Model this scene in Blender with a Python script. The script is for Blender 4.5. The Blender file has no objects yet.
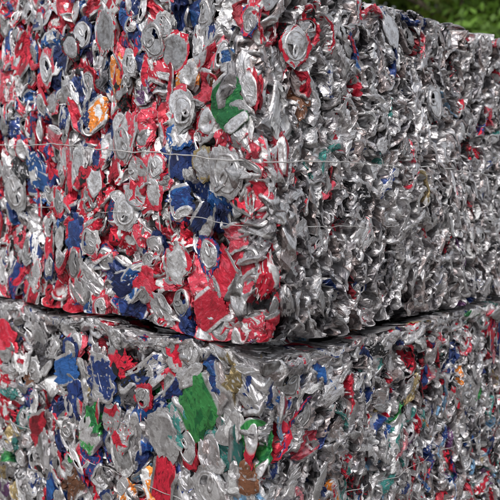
import bpy, math, numpy as np
rng = np.random.default_rng(41)
scene = bpy.context.scene
R0 = 0.038   # can radius

# ------------------------------------------------------------------ helpers
def tri(x):
    return 4*np.abs(x-np.floor(x)-0.5)-1
def unit(n=3):
    v = rng.normal(size=n); return v/np.linalg.norm(v)
def crumple(P, scale, amp, n=5):
    out = np.zeros_like(P)
    for i in range(n):
        d = unit(); s = scale*rng.uniform(0.6, 1.5)
        out += tri(P@d/s + rng.random())[:, None]*unit()
    return out*(amp/math.sqrt(n))
def smooth(a, b, x):
    t = np.clip((x-a)/(b-a), 0, 1); return t*t*(3-2*t)

BOT = [(.01,.16),(.35,.14),(.58,.06),(.68,-.02),(.74,-.03),(.80,.02),(.93,.13)]
TOP = [(.93,-.16),(.85,-.06),(.87,.0),(.83,.01),(.79,-.015),(.77,-.09),(.72,-.09),(.69,-.045),(.50,-.045),(.28,-.045),(.01,-.045)]
BOTL = [(.01,.12),(.6,.06),(.74,-.03),(.93,.13)]
TOPL = [(.93,-.16),(.86,.0),(.78,-.09),(.69,-.045),(.01,-.045)]
_topo = {}
def topo(N, M):
    if (N, M) not in _topo:
        i = np.arange(M-1)[:, None]; j = np.arange(N)[None, :]
        a = i*N+j; b = i*N+(j+1) % N
        _topo[(N, M)] = np.stack([a, b, b+N, a+N], -1).reshape(-1, 4)
    return _topo[(N, M)]

def make_can(kind, hi=True, N=None, nb=None, amp=1.0, tall=1.0):
    bot, top = (BOT, TOP) if hi else (BOTL, TOPL)
    N = N or (26 if hi else 14); nb = nb or (16 if hi else 8)
    R = R0*rng.uniform(.90, 1.06); L0 = R*3.6*tall
    if kind == 'puck':   Lc = L0*rng.uniform(.12, .3)
    elif kind == 'flat': Lc = L0*rng.uniform(.45, .95)
    elif kind == 'long': Lc = L0
    else:                Lc = L0*rng.uniform(.5, .9)
    th = np.linspace(0, 2*math.pi, N, endpoint=False)
    r = []; z = []; w = []; zo = []
    for a, b in bot: r.append(a); z.append(b*R); zo.append(b*R); w.append(0.)
    for t in np.linspace(0.04, .96, nb):
        r.append(1.); z.append(.15*R+t*(Lc-.33*R)); zo.append(t*L0)
        w.append(min(1, 4*min(t, 1-t)+.15))
    for a, b in top: r.append(a); z.append(Lc+b*R); zo.append(L0+b*R); w.append(0.)
    r = np.array(r); z = np.array(z); w = np.array(w); zo = np.array(zo)
    M = len(r)
    TH = np.tile(th, M); Rr = np.repeat(r, N)*R; Z = np.repeat(z, N); W = np.repeat(w, N)
    ZO = np.repeat(zo, N)
    O = np.stack([Rr*np.cos(TH), Rr*np.sin(TH), ZO], 1)
    nf = rng.integers(2, 5); lobes = rng.integers(2, 5)
    ph = rng.random()*6.28
    fold = tri(ZO/L0*nf + .35*tri(TH/6.283*lobes+ph)+rng.random())
    fa = {'puck': .26, 'flat': .17, 'long': .12, 'edge': .2}[kind]
    Rb = Rr*(1+fa*amp*fold*W)
    P = np.stack([Rb*np.cos(TH+.4*W*(ZO/L0)), Rb*np.sin(TH+.4*W*(ZO/L0)), Z-Lc/2], 1)
    if kind == 'puck':
        P[:, 1] *= rng.uniform(.80, 1.)
    if kind in ('flat', 'long', 'edge'):
        f = {'flat': rng.uniform(.22, .5), 'long': .42, 'edge': rng.uniform(.1, .28)}[kind]
        fe = {'flat': rng.uniform(.4, .85), 'long': .5, 'edge': rng.uniform(.2, .6)}[kind]
        F = fe+(f-fe)*W
        P[:, 1] *= F
        P[:, 0] *= 1+.38*(1-F)
        P[:, 0] *= 1+.18*rng.normal()*W
        for end in (-1, 1):
            ang = rng.choice([0, 1], p=[.6, .4])*rng.uniform(.6, 1.5)*(1 if rng.random() < .6 else -1)
            if kind == 'long': ang *= .25
            if kind == 'edge': ang = rng.normal()*.6
            z0 = (Lc/2-.25*R)
            t = smooth(z0-.35*R, z0+.05*R, end*P[:, 2])
            a = ang*t
            dz = end*P[:, 2]-z0; y = P[:, 1].copy()
            ok = t > 0
            ny = y*np.cos(a)+dz*np.sin(a); nz = -y*np.sin(a)+dz*np.cos(a)
            P[ok, 1] = ny[ok]; P[ok, 2] = end*(nz[ok]+z0)
        k = rng.normal()*7
        P[:, 1] += k*P[:, 2]**2; P[:, 0] += rng.normal()*3*P[:, 2]**2
    e0 = rng.choice([.10, .16, .26])
    WW = (e0+(1-e0)*W)[:, None]
    P = P+crumple(P, .050, .0088*amp, 4)*(.43+.57*WW)
    P = P+crumple(P, .021, .0048*amp, 5)*WW
    P = P+crumple(P, .010, .0015*amp, 4)*WW
    q = topo(N, M)
    body = np.repeat((w > 0).astype(float), N)
    nbq = len(bot); row = np.repeat(np.arange(M-1), N)
    sm = (row < nbq-1) | (row >= nbq+nb)
    col = np.tile(np.arange(N), M-1)
    keep = np.ones(len(q), bool)
    if hi and rng.random() < .8:
        rr = row-(nbq+nb)
        keep &= ~((rr >= 7) & (rr <= 8) & (col < N*.2))
    return P, q[keep], O, body, sm[keep]

def tab_mesh():
    n1, n2 = 12, 5
    a = np.repeat(np.linspace(0, 2*math.pi, n1, endpoint=False), n2)
    b = np.tile(np.linspace(0, 2*math.pi, n2, endpoint=False), n1)
    R = R0*.17; r = R0*.085
    x = (R+r*np.cos(b))*np.cos(a)*1.8; y = (R+r*np.cos(b))*np.sin(a)*.9; z = r*.35*np.sin(b)
    i = np.arange(n1)[:, None]; j = np.arange(n2)[None, :]
    q = np.stack([i*n2+j, ((i+1) % n1)*n2+j, ((i+1) % n1)*n2+(j+1) % n2, i*n2+(j+1) % n2], -1).reshape(-1, 4)
    return np.stack([x, y, z], 1), q

# ------------------------------------------------------------------ colours (rgb, metal)
SIL = (.80, .79, .81, .82); SIL2 = (.56, .54, .56, .82); SILD = (.22, .21, .23, .8); WARM = (.56, .48, .475, .8)
WHT = (.80, .80, .81, .1)
RED = (.60, .016, .045, .2); RED2 = (.70, .07, .115, .25); RED3 = (.28, .006, .02, .3); PINK = (.74, .28, .33, .35)
BLU = (.018, .045, .19, .22); BLU2 = (.025, .12, .38, .28); NAVY = (.012, .02, .09, .3); SKY = (.20, .38, .58, .4)
GRN = (.015, .19, .055, .3); LIME = (.06, .34, .09, .3); TEAL = (.06, .26, .24, .4)
ORG = (.82, .26, .04, .22); BRN = (.20, .085, .045, .4); BLK = (.013, .013, .016, .3); GOLD = (.52, .40, .20, .55); PUR = (.15, .06, .17, .4)
COMBOS = {
 'red': [(RED, WHT), (RED, RED3), (RED2, SIL), (RED, RED2), (RED2, WHT), (RED, BLU), (RED, RED2), (RED2, PINK), (RED, BLK)],
 'blue': [(BLU, SIL), (BLU, RED), (BLU2, WHT), (NAVY, BLU), (BLU, BLU2), (BLU, NAVY)],
 'silver': [(SIL, SIL2), (SIL, SIL2), (SIL, RED), (SIL, SILD), (SIL, BLU), (SIL, WHT), (WHT, SIL)],
 'grey': [(SIL, SIL2), (SIL2, SILD), (SIL2, WARM), (WARM, SILD), (SIL2, SILD), (SIL, SIL2), (SIL2, SIL), (WARM, SIL)],
 'white': [(WHT, RED), (WHT, SIL), (WHT, BLU)],
 'dark': [(BLK, SIL2), (SILD, BLK), (BLK, RED3)],
 'green': [(GRN, LIME), (LIME, GRN), (GRN, WHT)],
 'teal': [(TEAL, SIL2), (SKY, SIL2), (TEAL, SIL)],
 'misc': [(ORG, WHT), (BRN, SIL2), (PUR, SIL2), (GOLD, SIL2), (GOLD, WHT), (PINK, SIL)],
}
def pick(weights):
    k = list(weights); p = np.array([weights[i] for i in k], float); p /= p.sum()
    c = COMBOS[k[rng.choice(len(k), p=p)]]
    return c[rng.integers(len(c))]

class Acc:
    def __init__(s): s.V = []; s.Q = []; s.O = []; s.A = []; s.B = []; s.S = []; s.n = 0
    def add(s, P, q, O, body, sm, ca, cb, gap_shade=1.):
        n = len(P)
        jit = rng.uniform(.66, 1.15)*gap_shade  # last factor paints gap shade into the can colour
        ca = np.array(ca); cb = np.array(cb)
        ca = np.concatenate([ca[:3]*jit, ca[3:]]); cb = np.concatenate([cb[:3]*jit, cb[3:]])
        j2 = rng.choice([1.12, 1., .82, .58])
        e = np.array(SIL)*np.array([j2, j2, j2, 1]); e2 = e*np.array([.75, .74, .74, 1])
        A = e+(ca-e)*body[:, None]; B = e2+(cb-e2)*body[:, None]
        s.V.append(P); s.Q.append(q+s.n); s.O.append(O+rng.random(3)*5); s.A.append(A); s.B.append(B); s.S.append(sm)
        s.n += n

def build_mesh(name, V, Q, S=None, attrs=None):
    me = bpy.data.meshes.new(name)
    me.vertices.add(len(V)); me.vertices.foreach_set('co', V.astype(np.float32).ravel())
    me.loops.add(Q.size); me.loops.foreach_set('vertex_index', Q.astype(np.int32).ravel())
    me.polygons.add(len(Q))
    me.polygons.foreach_set('loop_start', np.arange(0, Q.size, Q.shape[1], dtype=np.int32))
    me.polygons.foreach_set('loop_total', np.full(len(Q), Q.shape[1], dtype=np.int32))
    if S is not None: me.polygons.foreach_set('use_smooth', S.astype(bool))
    for k, (typ, data) in (attrs or {}).items():
        a = me.attributes.new(k, typ, 'POINT')
        a.data.foreach_set('vector' if typ == 'FLOAT_VECTOR' else 'color', data.astype(np.float32).ravel())
    me.update(calc_edges=True); me.validate()
    ob = bpy.data.objects.new(name, me); scene.collection.objects.link(ob)
    return ob

# ------------------------------------------------------------------ can material
def nn(nt, t, **kw):
    n = nt.nodes.new(t)
    for k, v in kw.items(): setattr(n, k, v)
    return n
def can_material():
    m = bpy.data.materials.new('crushed_can_metal'); m.use_nodes = True
    nt = m.node_tree; L = nt.links; bs = nt.nodes['Principled BSDF']
    a = nn(nt, 'ShaderNodeAttribute', attribute_name='ca'); b = nn(nt, 'ShaderNodeAttribute', attribute_name='cb')
    o = nn(nt, 'ShaderNodeAttribute', attribute_name='orig')
    mp = nn(nt, 'ShaderNodeMapping'); mp.inputs['Scale'].default_value = (1, 1, .45)
    L.new(o.outputs['Vector'], mp.inputs['Vector'])
    n1 = nn(nt, 'ShaderNodeTexNoise'); n1.inputs['Scale'].default_value = 28; n1.inputs['Detail'].default_value = .8
    n1.inputs['Distortion'].default_value = .5
    L.new(mp.outputs[0], n1.inputs['Vector'])
    r1 = nn(nt, 'ShaderNodeValToRGB'); r1.color_ramp.elements[0].position = .555; r1.color_ramp.elements[1].position = .58
    L.new(n1.outputs['Fac'], r1.inputs[0])
    n2 = nn(nt, 'ShaderNodeTexNoise'); n2.inputs['Scale'].default_value = 120; n2.inputs['Detail'].default_value = 0
    L.new(o.outputs['Vector'], n2.inputs['Vector'])
    r2 = nn(nt, 'ShaderNodeValToRGB'); r2.color_ramp.elements[0].position = .67; r2.color_ramp.elements[1].position = .70
    L.new(n2.outputs['Fac'], r2.inputs[0])
    mx = nn(nt, 'ShaderNodeMath', operation='MAXIMUM')
    L.new(r1.outputs[0], mx.inputs[0]); L.new(r2.outputs[0], mx.inputs[1])
    mix = nn(nt, 'ShaderNodeMix', data_type='RGBA')
    L.new(mx.outputs[0], mix.inputs['Factor']); L.new(a.outputs['Color'], mix.inputs[6]); L.new(b.outputs['Color'], mix.inputs[7])
    mm = nn(nt, 'ShaderNodeMix', data_type='FLOAT')
    L.new(mx.outputs[0], mm.inputs[0]); L.new(a.outputs['Alpha'], mm.inputs[2]); L.new(b.outputs['Alpha'], mm.inputs[3])
    tc = nn(nt, 'ShaderNodeTexCoord')
    n3 = nn(nt, 'ShaderNodeTexNoise'); n3.inputs['Scale'].default_value = 40; n3.inputs['Detail'].default_value = 5; n3.inputs['Roughness'].default_value = .7
    L.new(tc.outputs['Object'], n3.inputs['Vector'])
    r3 = nn(nt, 'ShaderNodeValToRGB'); r3.color_ramp.elements[0].position = .35; r3.color_ramp.elements[1].position = .52
    r3.color_ramp.elements[0].color = (.27, .23, .21, 1); r3.color_ramp.elements[1].color = (1, 1, 1, 1)
    L.new(n3.outputs['Fac'], r3.inputs[0])
    g = nn(nt, 'ShaderNodeMix', data_type='RGBA', blend_type='MULTIPLY'); g.inputs['Factor'].default_value = .75
    L.new(mix.outputs[2], g.inputs[6]); L.new(r3.outputs[0], g.inputs[7])
    L.new(g.outputs[2], bs.inputs['Base Color']); L.new(mm.outputs[0], bs.inputs['Metallic'])
    mr = nn(nt, 'ShaderNodeMapRange'); mr.inputs[1].default_value = .35; mr.inputs[2].default_value = .65
    mr.inputs[3].default_value = .56; mr.inputs[4].default_value = .35
    L.new(n3.outputs['Fac'], mr.inputs[0]); L.new(mr.outputs[0], bs.inputs['Roughness'])
    n4 = nn(nt, 'ShaderNodeTexNoise'); n4.inputs['Scale'].default_value = 110; n4.inputs['Detail'].default_value = 3
    L.new(o.outputs['Vector'], n4.inputs['Vector'])
    bp = nn(nt, 'ShaderNodeBump'); bp.inputs['Strength'].default_value = .55; bp.inputs['Distance'].default_value = .004
    L.new(n4.outputs['Fac'], bp.inputs['Height']); L.new(bp.outputs[0], bs.inputs['Normal'])
    return m
CAN = can_material()

def simple_mat(name, col, metal=0, rough=.6, noise=None, col2=None):
    m = bpy.data.materials.new(name); m.use_nodes = True
    nt = m.node_tree; bs = nt.nodes['Principled BSDF']
    bs.inputs['Metallic'].default_value = metal; bs.inputs['Roughness'].default_value = rough
    if noise:
        tc = nn(nt, 'ShaderNodeTexCoord'); n = nn(nt, 'ShaderNodeTexNoise'); n.inputs['Scale'].default_value = noise; n.inputs['Detail'].default_value = 8
        r = nn(nt, 'ShaderNodeValToRGB'); r.color_ramp.elements[0].position = .35; r.color_ramp.elements[1].position = .65
        r.color_ramp.elements[0].color = (*col, 1); r.color_ramp.elements[1].color = (*col2, 1)
        nt.links.new(tc.outputs['Object'], n.inputs['Vector']); nt.links.new(n.outputs['Fac'], r.inputs[0]); nt.links.new(r.outputs[0], bs.inputs['Base Color'])
    else: bs.inputs['Base Color'].default_value = (*col, 1)
    return m
WIRE = simple_mat('galvanised_wire', (.75, .75, .75), .6, .45, 40, (.45, .42, .40))
CORE = simple_mat('shadowed_scrap', (.02, .02, .023), .2, .8, 30, (.05, .042, .042))  # near-black core colour stands in for shade deep between the cans

# bale frame: local x = along right-hand face, local y = along left-hand face
A_, B_, H_ = 1.40, 1.50, .775
def place(acc, face, u, z, depth, kind, col, hi=True, theta=None, tilt=.25, edge=False, amp=1., scale=1., tall=1., outward=None, N=None, nb=None, H=H_, press=.35, gap_shade=1.):
    P, q, O, body, sm = make_can(kind, hi, N, nb, amp, tall)
    if kind == 'puck' and hi:
        T, tq = tab_mesh()
        zt = P[-26:, 2].mean()+.003
        ta = rng.random()*6.28; ct, st = math.cos(ta), math.sin(ta)
        T = T+np.array([.30*R0, 0, zt]); T = np.stack([T[:, 0]*ct-T[:, 1]*st, T[:, 0]*st+T[:, 1]*ct, T[:, 2]+rng.normal()*.08*T[:, 0]], 1)
        P = np.concatenate([P, T]); q = np.concatenate([q, tq+len(body)]); O = np.concatenate([O, T]); body = np.concatenate([body, np.zeros(len(T))]); sm = np.concatenate([sm, np.ones(len(tq), bool)])
    P = P*scale
    if theta is None: theta = rng.random()*6.283
    if kind == 'puck':
        flip = outward if outward is not None else rng.choice([1, 1, -1])
        X = np.array([math.cos(theta), math.sin(theta), 0]); Yv = np.array([-math.sin(theta), math.cos(theta), 0]); Zv = np.array([0, 0, 1.])
        if flip < 0: Zv = -Zv; X = -X
    elif edge:
        Zv = np.array([math.cos(theta), math.sin(theta), 0]); X = np.array([0, 0, 1.]); Yv = np.cross(Zv, X)
    else:
        Zv = np.array([math.cos(theta), math.sin(theta), 0]); Yv = np.array([0, 0, 1.]); X = np.cross(Yv, Zv)
    M = np.stack([X, Yv, Zv])
    Pf = P@M
    ax = unit(); an = rng.normal()*tilt
    K = np.array([[0, -ax[2], ax[1]], [ax[2], 0, -ax[0]], [-ax[1], ax[0], 0]])
    Rm = np.eye(3)+math.sin(an)*K+(1-math.cos(an))*(K@K)
    Pf = Pf@Rm.T
    U = Pf[:, 0]+u; Zz = Pf[:, 1]+z; D = Pf[:, 2]+depth
    lim = .012; D = np.where(D > lim, lim+press*(D-lim), D)
    if face == 'L':   G = np.stack([-D, U, Zz], 1)
    elif face == 'R': G = np.stack([U, -D, Zz], 1)
    elif face == 'T': G = np.stack([U, Zz, H+D], 1)
    elif face == 'BL': G = np.stack([A_+D, U, Zz], 1)
    else:              G = np.stack([U, B_+D, Zz], 1)
    acc.add(G, q, O, body, sm, col[0], col[1], gap_shade)

FAN = .235   # the upper bale has sprung open: its layers fan upward along the left-hand face
def fan(V):
    V = V.copy(); V[:, 2] *= 1+FAN*np.clip(V[:, 1], 0, None); return V

def finalize(acc, name, loc, seed, fanned):
    V = np.concatenate(acc.V); Q = np.concatenate(acc.Q); S = np.concatenate(acc.S)
    for i, lo, hi, m, k in ((0, 0, A_, .006, .32), (1, 0, B_, .006, .32), (2, 0, H_, .0, .12)):
        c = V[:, i]
        c = np.where(c < lo-m, lo-m+k*(c-lo+m), c)
        kk = k if i < 2 else (.35 if fanned else .12)
        c = np.where(c > hi+m, hi+m+kk*(c-hi-m), c)
        V[:, i] = c
    r2 = np.random.default_rng(seed)
    out = np.zeros_like(V)
    for i in range(7):
        d = r2.normal(size=3); d /= np.linalg.norm(d); a = r2.normal(size=3)
        out += np.sin(V@d*r2.uniform(6, 22)+r2.random()*6.28)[:, None]*a
    V = V+out*np.array([.0040, .0040, .0032])
    if fanned: V = fan(V)
    ob = build_mesh(name, V, Q, S, {'orig': ('FLOAT_VECTOR', np.concatenate(acc.O)), 'ca': ('FLOAT_COLOR', np.concatenate(acc.A)), 'cb': ('FLOAT_COLOR', np.concatenate(acc.B))})
    ob.data.materials.append(CAN)
    ob.location = loc; ob.rotation_euler = (0, 0, math.radians(45))
    g = 26; cv = []; cq = []
    def sheet(o, a, b):
        n0 = sum(len(x) for x in cv)
        s, t = np.meshgrid(np.linspace(0, 1, g), np.linspace(0, 1, g), indexing='ij')
        cv.append(np.array(o)+s.reshape(-1, 1)*np.array(a)+t.reshape(-1, 1)*np.array(b))
        i, j = np.meshgrid(np.arange(g-1), np.arange(g-1), indexing='ij'); i = i.ravel(); j = j.ravel()
        cq.append(np.stack([i*g+j, (i+1)*g+j, (i+1)*g+j+1, i*g+j+1], 1)+n0)
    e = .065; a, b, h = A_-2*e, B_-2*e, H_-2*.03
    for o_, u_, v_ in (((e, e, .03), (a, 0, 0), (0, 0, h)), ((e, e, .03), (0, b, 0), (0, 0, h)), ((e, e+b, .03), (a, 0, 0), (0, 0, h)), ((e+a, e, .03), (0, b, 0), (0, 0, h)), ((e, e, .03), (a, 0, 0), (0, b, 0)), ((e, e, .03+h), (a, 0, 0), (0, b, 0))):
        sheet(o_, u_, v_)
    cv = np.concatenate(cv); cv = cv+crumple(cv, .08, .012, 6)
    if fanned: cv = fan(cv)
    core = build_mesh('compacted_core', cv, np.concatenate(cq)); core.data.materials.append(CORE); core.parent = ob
    return ob

def tie_wire(parent, pts, rad=.0012, name='tie_wire', fanned=False):
    if fanned: pts = [tuple(p) for p in fan(np.array(pts))]
    cu = bpy.data.curves.new(name, 'CURVE'); cu.dimensions = '3D'; cu.bevel_depth = rad; cu.bevel_resolution = 2
    sp = cu.splines.new('POLY'); sp.points.add(len(pts)-1)
    for p, c in zip(sp.points, pts): p.co = (*c, 1)
    ob = bpy.data.objects.new(name, cu); scene.collection.objects.link(ob); cu.materials.append(WIRE); ob.parent = parent
    return ob
def wire_loop(z, off=.02, sag=.006):
    pts = []; n = 140; ph = rng.random(4)*6.28
    def wz(s): return z+sag*(math.sin(s*5+ph[0])+.5*math.sin(s*13+ph[1])+.25*math.sin(s*41+ph[3])+.15*math.sin(s*90+ph[2]))
    def wd(s): return off+.006*math.sin(s*17+ph[2])+.004*math.sin(s*47+ph[1])
    for i in range(n): s = B_*(1-i/(n-1)); pts.append((-wd(s), s, wz(s)))
    for i in range(1, n): s = A_*i/(n-1); pts.append((s, -wd(-s), wz(-s)))
    for i in range(1, 8): s = B_*i/7; pts.append((A_+.02, s, z))
    for i in range(1, 8): s = A_*(1-i/7); pts.append((s, B_+.02, z))
    return pts

# ---------------------------------------------------------------- bale contents
UP = .799   # base height of the upper bale
def grid(du, dz, umax, zmax, jit=.5):
    out = []
    nu = int(umax/du)+1; nz = int(zmax/dz)+1
    for i in range(nu):
        for j in range(nz):
            out.append(((i+.5+rng.uniform(-jit, jit))*umax/nu, (j+.5+(i % 2)*.5-.25+rng.uniform(-jit, jit))*zmax/nz))
    rng.shuffle(out); return out

def fill_bale(name, loc, seed, upper, heroes):
    acc = Acc()
    hL = [(h[1], h[2]) for h in heroes if h[0] == 'L']; hR = [(h[1], h[2]) for h in heroes if h[0] == 'R']
    def near(lst, u, z, d): return any((u-a)**2+(z-b)**2 < d*d for a, b in lst)
    clB = [(.25, .37, .055), (.235, .29, .05), (.15, .26, .05), (.49, .09, .06), (.15, .20, .035), (.235, .70, .05), (.78, .58, .07), (.55, .14, .04), (.92, .26, .06), (1.05, .42, .05), (.66, .45, .04)]
    def wL(u, z):
        if upper:
            for a, b, r in clB:
                if (u-a)**2+(z-b)**2 < r*r: return {'blue': 8, 'silver': 1, 'red': 1}
            if u < .04: return {'red': 4, 'silver': 2, 'grey': 4}
            if z < .2 and u < .35: return {'red': 9, 'silver': 1.2, 'blue': 1, 'white': .5}
            if z > .52: return {'red': 6.2, 'silver': 2., 'blue': 2.2, 'white': 1.1, 'dark': 1., 'misc': .35}
            return {'red': 7.2, 'silver': .9, 'blue': 2.6, 'white': 1.1, 'dark': .9, 'misc': .25}
        if z > .66: return {'silver': 3.5, 'grey': 3, 'red': 1, 'dark': 1.6, 'blue': .6, 'misc': .3}
        return {'silver': 3.2, 'grey': 2.8, 'red': 1.8, 'blue': 1.4, 'green': .5, 'dark': 1.6, 'misc': 1.2, 'white': .8, 'teal': 1.1}
    def wR(u, z):
        if upper:
            if u < .10: return {'grey': 6, 'silver': 1.8, 'red': 2.2, 'misc': .4, 'dark': .7}
            if u < .3 and z > .5: return {'grey': 8, 'silver': 2, 'red': 1.3, 'dark': 1.}
            return {'grey': 13, 'silver': 2, 'red': .4, 'blue': .2, 'dark': 1.7, 'misc': .2, 'teal': .2, 'white': .3}
        return {'grey': 7, 'silver': 2.5, 'red': 1.4, 'blue': 1.7, 'teal': 1.8, 'dark': 1.8, 'misc': 1., 'white': .7, 'green': .3}
    for u, z in grid(.066, .066, B_, H_):
        place(acc, 'L', u, z, -.058, rng.choice(['flat', 'puck']), pick(wL(u, z)), hi=False, tilt=.5, gap_shade=.7)  # back layer: colours darkened to paint shade in the gaps
    sp = .0405 if upper else .047
    for u, z in grid(sp, sp, B_, H_):
        if near(hL, u, z, .033): continue
        pk = rng.random() < (.28 if upper else .24)
        sc = (rng.uniform(.64, .86) if upper else rng.uniform(.70, 1.05))
        place(acc, 'L', u, z, rng.normal()*.012-(.008 if pk else .018), 'puck' if pk else 'flat', pick(wL(u, z)), hi=True, tilt=.38 if pk else .5, scale=sc*(1.08 if pk and upper else 1), amp=1.2 if upper else 1.4, press=.5 if upper else .65)
    for u, z in grid(.055, .07, A_, H_):
        place(acc, 'R', u, z, -.060, 'flat', pick(wR(u, z)), hi=False, tilt=.4, gap_shade=.6)  # recessed layer, shade between the front cans painted into its colour
    for u, z in grid(.0225, .056, A_, H_):
        if near(hR, u, z, .028): continue
        th = math.pi/2+rng.normal()*(.45 if upper else .6)
        place(acc, 'R', u, z, rng.normal()*.011-.028, 'edge', pick(wR(u, z)), hi=False, theta=th, tilt=.35, edge=True, amp=1.2, N=16, nb=12, scale=rng.uniform(.62, .90))
    for u, z in grid(.08 if upper else .062, .08 if upper else .062, A_, H_):
        if near(hR, u, z, .04): continue
        place(acc, 'R', u, z, rng.normal()*.008-.016, rng.choice(['flat', 'flat', 'puck']), pick(wR(u, z)), hi=True, tilt=.6, amp=1.4, scale=rng.uniform(.5, .76) if upper else rng.uniform(.55, .9))
    if not upper:
        for u, z in grid(.07, .02, B_, .02):
            place(acc, 'L', u, H_-.012+z*.3-.006, rng.normal()*.004, 'edge', pick({'silver': 5, 'grey': 3, 'white': 1}), hi=False, theta=rng.normal()*.10, tilt=.1, edge=True, amp=.8, N=16, nb=12, scale=rng.uniform(.8, 1.1))
        for u, z in grid(.07, .02, A_, .02):
            place(acc, 'R', u, H_-.012+z*.3-.006, rng.normal()*.004-.006, 'edge', pick({'silver': 4, 'grey': 4}), hi=False, theta=rng.normal()*.10, tilt=.1, edge=True, amp=.8, N=16, nb=12, scale=rng.uniform(.7, 1.))
    for u, z in grid(.085, .085, A_, B_):
        place(acc, 'T', u, z, -.015-(0 if upper else .012), 'flat', pick(wL(.6, .3)), hi=False, tilt=.4)
    for u, z in grid(.09, .09, B_, H_):
        place(acc, 'BL', u, z, -.015, 'flat', pick(wL(.6, .3)), hi=False, tilt=.4)
    for u, z in grid(.09, .09, A_, H_):
        place(acc, 'BR', u, z, -.015, 'flat', pick(wR(.6, .3)), hi=False, tilt=.4)
    for face, u, z, kd, col, sc, th, out, dep in heroes:
        place(acc, face, u, z, dep, kd, col, hi=True, theta=th, tilt=.16, amp=1.0, scale=sc, outward=out, press=.55)
    return finalize(acc, name, loc, seed, upper)

b = UP
heroesU = [
 ('L', .538, 1.513-b, 'puck', (SIL, RED), 1.15, None, -1, .012),
 ('L', .075, 1.283-b, 'flat', (GRN, LIME), .85, 1.0, None, .012),
 ('L', .593, 1.315-b, 'flat', (ORG, WHT), .95, 1.2, None, .010),
 ('L', .232, 1.288-b, 'puck', (SIL, WHT), 1.1, None, 1, .014),
 ('L', .469, 1.242-b, 'puck', (SIL, RED), 1.05, None, 1, .012),
 ('L', .087, 1.153-b, 'puck', (SIL, SIL2), 1.25, None, 1, .016),
 ('L', .267, 1.432-b, 'puck', (RED, WHT), 1.1, None, -1, .010),
 ('L', .34, 1.47-b, 'puck', (SIL, RED), 1.05, None, 1, .010),
 ('L', 1.03, 1.128-b, 'puck', (SIL, SIL2), 1.2, None, 1, .012),
 ('L', .665, .929-b, 'puck', (RED, SIL), 1.05, None, 1, .010),
 ('L', .255, .945-b, 'puck', (SIL, RED), 1.0, None, -1, .010),
 ('L', .460, 1.07-b, 'puck', (SIL, SIL2), 1.0, None, 1, .010),
 ('L', .080, 1.372-b, 'flat', (BLU2, SKY), .7, 1.4, None, .006),
 ('L', .15, .865-b, 'flat', (RED, RED2), .85, .9, None, .010),
 ('L', .25, 1.17-b, 'flat', (BLU, NAVY), .8, .2, None, .008),
 ('L', .235, 1.09-b, 'flat', (BLU, BLU2), .75, 1.3, None, .008),
 ('L', .17, 1.05-b, 'flat', (NAVY, BLU), .75, .8, None, .008),
 ('L', .48, .89-b, 'flat', (BLU, NAVY), .8, 1.5, None, .010),
]
heroesU = [(f, u, z/(1+FAN*u) if f == 'L' else z, *r) for f, u, z, *r in heroesU]
heroesU += [
 ('R', .678, 1.363-b, 'puck', (SIL, SIL2), 1.15, None, 1, .014),
 ('R', .45, 1.515-b, 'puck', (SIL, SIL2), 1.05, None, -1, .012),
 ('R', .107, 1.407-b, 'puck', (SIL, RED), 1.0, None, 1, .010),
]
heroesD = [
 ('L', .181, .625, 'long', (LIME, GRN), 1.08, 2.10, None, .022),
 ('L', .741, .629, 'flat', (BLU2, BLU2), 1.1, 1.3, None, .014),
 ('L', .557, .640, 'flat', (BLU, SIL), 1.05, 1.5, None, .012),
 ('L', .42, .66, 'flat', (BLK, BLU), 1.0, 1.2, None, .008),
 ('L', 1.095, .664, 'flat', (RED, RED2), 1.1, 1.5, None, .012),
 ('L', .89, .43, 'flat', (RED, RED3), 1.1, 1.2, None, .014),
 ('L', .303, .437, 'flat', (RED, RED3), 1.05, .1, None, .012),
 ('L', .615, .492, 'flat', (LIME, SIL), .95, .6, None, .012),
 ('L', .303, .545, 'puck', (SIL, SIL2), 1.35, .3, -1, .012),
 ('L', .08, .654, 'flat', (SIL, WHT), 1.1, 1.5, None, .010),
 ('L', .14, .48, 'puck', (SIL, SIL2), 1.2, .2, 1, .010),
 ('L', .46, .476, 'puck', (SIL, WHT), 1.2, None, -1, .012),
 ('L', .03, .53, 'flat', (BRN, SIL2), .95, 1.4, None, .006),
 ('R', .078, .715, 'puck', (SIL, RED), 1.0, None, 1, .010),
]
CX, CY = .022, 1.406
lower = fill_bale('aluminum_can_bale', (CX, CY, 0), 3, False, heroesD)
upper = fill_bale('aluminum_can_bale', (CX, CY, UP), 8, True, heroesU)
tie_wire(upper, wire_loop(.374, .019, .005), .0015, fanned=True)
tie_wire(upper, wire_loop(.236, .002, .006), .0009, fanned=True)
tie_wire(lower, wire_loop(.42, .004, .006), .0009)

# ---------------------------------------------------------------- ground
gm = simple_mat('packed_yard_ground', (.10, .092, .082), 0, .9, 1.3, (.17, .16, .145))
n = 60
xs, ys = np.meshgrid(np.linspace(-300, 300, n), np.linspace(-300, 300, n), indexing='ij')
gv = np.stack([xs.ravel(), ys.ravel(), np.zeros(n*n)], 1)
i, j = np.meshgrid(np.arange(n-1), np.arange(n-1), indexing='ij'); i = i.ravel(); j = j.ravel()
ground = build_mesh('ground', gv, np.stack([i*n+j, (i+1)*n+j, (i+1)*n+j+1, i*n+j+1], 1)); ground.data.materials.append(gm)

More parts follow.
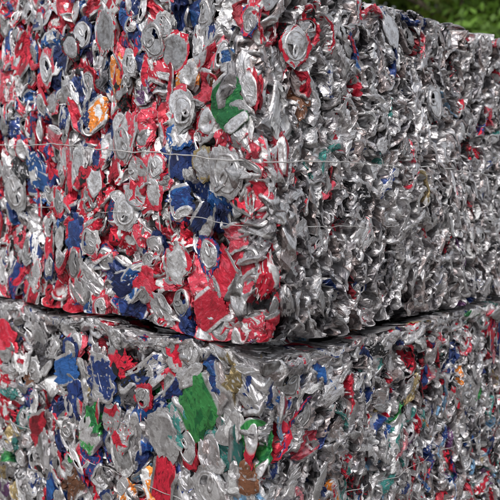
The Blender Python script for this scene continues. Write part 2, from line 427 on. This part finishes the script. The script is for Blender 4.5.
# ---------------------------------------------------------------- trees
def leaf_mat():
    m = bpy.data.materials.new('leaf'); m.use_nodes = True; nt = m.node_tree; bs = nt.nodes['Principled BSDF']
    a = nn(nt, 'ShaderNodeAttribute', attribute_name='ca'); nt.links.new(a.outputs['Color'], bs.inputs['Base Color'])
    bs.inputs['Roughness'].default_value = .5
    tr = nn(nt, 'ShaderNodeBsdfTranslucent'); mx = nn(nt, 'ShaderNodeMixShader'); mx.inputs[0].default_value = .3
    nt.links.new(a.outputs['Color'], tr.inputs['Color']); nt.links.new(bs.outputs[0], mx.inputs[1]); nt.links.new(tr.outputs[0], mx.inputs[2])
    nt.links.new(mx.outputs[0], nt.nodes['Material Output'].inputs[0]); return m
LEAF = leaf_mat(); BARK = simple_mat('bark', (.06, .045, .03), 0, .9, 12, (.13, .10, .075))
def limb(p0, p1, r0, r1, n=8, seg=5):
    p0 = np.array(p0, float); p1 = np.array(p1, float); d = p1-p0; d /= np.linalg.norm(d)
    a = np.cross(d, [0.3, 0.8, .1]); a /= np.linalg.norm(a); c = np.cross(d, a)
    V = []
    off = rng.normal(size=3)*.06*np.linalg.norm(p1-p0)
    for k in range(seg+1):
        t = k/seg; cpt = p0+(p1-p0)*t+off*math.sin(math.pi*t); r = r0+(r1-r0)*t
        for q in range(n): th = 6.2832*q/n; V.append(cpt+r*(a*math.cos(th)+c*math.sin(th)))
    return np.array(V), topo(n, seg+1)
def tree(x, y, h, cr, nleaf):
    Vs = []; Qs = []; n0 = 0
    def add(v, q):
        nonlocal n0
        Vs.append(v); Qs.append(q+n0); n0 += len(v)
    add(*limb((0, 0, 0), (.1, 0, h*.75), .17, .05, 10, 8))
    clumps = []
    for k in range(26):
        z0 = h*rng.uniform(.12, .7); a = rng.random()*6.283; l = cr*rng.uniform(.5, 1)*(1-.5*abs(z0/h-.35))
        e = np.array([l*math.cos(a), l*math.sin(a), min(h, z0+l*rng.uniform(.15, .7))])
        add(*limb((0, 0, z0), e, .05, .012, 6, 4))
        for t in (.4, .6, .8, 1.):
            clumps.append((np.array([0, 0, z0])*(1-t)+e*t+rng.normal(size=3)*.2, rng.uniform(.3, .62)))
    tr = build_mesh('tree', np.concatenate(Vs), np.concatenate(Qs)); tr.data.materials.append(BARK); tr.location = (x, y, 0)
    per = nleaf//len(clumps); LV = []; LC = []
    for c, r in clumps:
        d = rng.normal(size=(per, 3)); d /= np.linalg.norm(d, axis=1)[:, None]
        p = c+d*(r*rng.random(per)[:, None]**.45)
        s = rng.uniform(.05, .09, per)[:, None]
        nrm = d*.6+rng.normal(size=(per, 3))*.6+np.array([0, 0, .4]); nrm /= np.linalg.norm(nrm, axis=1)[:, None]
        t = np.cross(nrm, rng.normal(size=(per, 3))); t /= np.linalg.norm(t, axis=1)[:, None]; u = np.cross(nrm, t)
        LV.append(np.stack([p-t*s, p+u*s*.45+nrm*s*.1, p+t*s, p-u*s*.45+nrm*s*.1], 1).reshape(-1, 3))
        base = np.array([.085, .14, .018])*rng.uniform(.5, 1.9)*np.array([rng.uniform(.8, 1.3), 1, 1])
        cc = base*rng.uniform(.6, 1.4, per)[:, None]
        LC.append(np.repeat(np.concatenate([cc, np.ones((per, 1))], 1), 4, axis=0))
    LV = np.concatenate(LV); q = np.arange(len(LV)).reshape(-1, 4)
    lf = build_mesh('foliage', LV, q, None, {'ca': ('FLOAT_COLOR', np.concatenate(LC))}); lf.data.materials.append(LEAF); lf.parent = tr
for x, y, h, cr in ((2.6, 9.6, 6.5, 2.0), (4.6, 10.4, 7.0, 2.2), (3.4, 12.6, 8, 2.4), (6.6, 12.5, 8, 2.4), (.4, 11.5, 7.5, 2.2), (-3.2, 12.5, 7, 2.3)):
    tree(x, y, h, cr, 19000)

# ---------------------------------------------------------------- light
w = bpy.data.worlds.new('World'); scene.world = w; w.use_nodes = True; nt = w.node_tree
bg = nt.nodes['Background']; sky = nt.nodes.new('ShaderNodeTexSky'); sky.sky_type = 'NISHITA'; sky.sun_disc = False
el = math.radians(55); az = math.radians(200)
sky.sun_elevation = el; sky.sun_rotation = az; sky.dust_density = 3; sky.air_density = 1.2
hs = nt.nodes.new('ShaderNodeHueSaturation'); hs.inputs['Saturation'].default_value = .3
nt.links.new(sky.outputs[0], hs.inputs['Color']); nt.links.new(hs.outputs[0], bg.inputs['Color']); bg.inputs['Strength'].default_value = .15
sd = bpy.data.lights.new('sun', 'SUN'); sd.energy = 2.1; sd.angle = math.radians(16); sd.color = (1, .96, .92)
so = bpy.data.objects.new('sun', sd); scene.collection.objects.link(so)
from mathutils import Vector
dirv = Vector((math.sin(az)*math.cos(el), math.cos(az)*math.cos(el), math.sin(el)))
so.rotation_euler = dirv.to_track_quat('Z', 'Y').to_euler(); so.location = dirv*20

cam = bpy.data.cameras.new('camera'); co = bpy.data.objects.new('camera', cam); scene.collection.objects.link(co)
cam.sensor_width = 36; cam.lens = 36*703/500; cam.shift_y = -.086; cam.clip_end = 1000; cam.clip_start = .05
cam.dof.use_dof = True; cam.dof.focus_distance = 1.6; cam.dof.aperture_fstop = 4.5
co.location = (0, 0, 1.076); co.rotation_euler = (math.pi/2, 0, 0)
scene.camera = co
scene.view_settings.view_transform = 'Standard'; scene.view_settings.look = 'None'; scene.view_settings.exposure = 0
print('verts', sum(len(o.data.vertices) for o in scene.objects if o.type == 'MESH'))
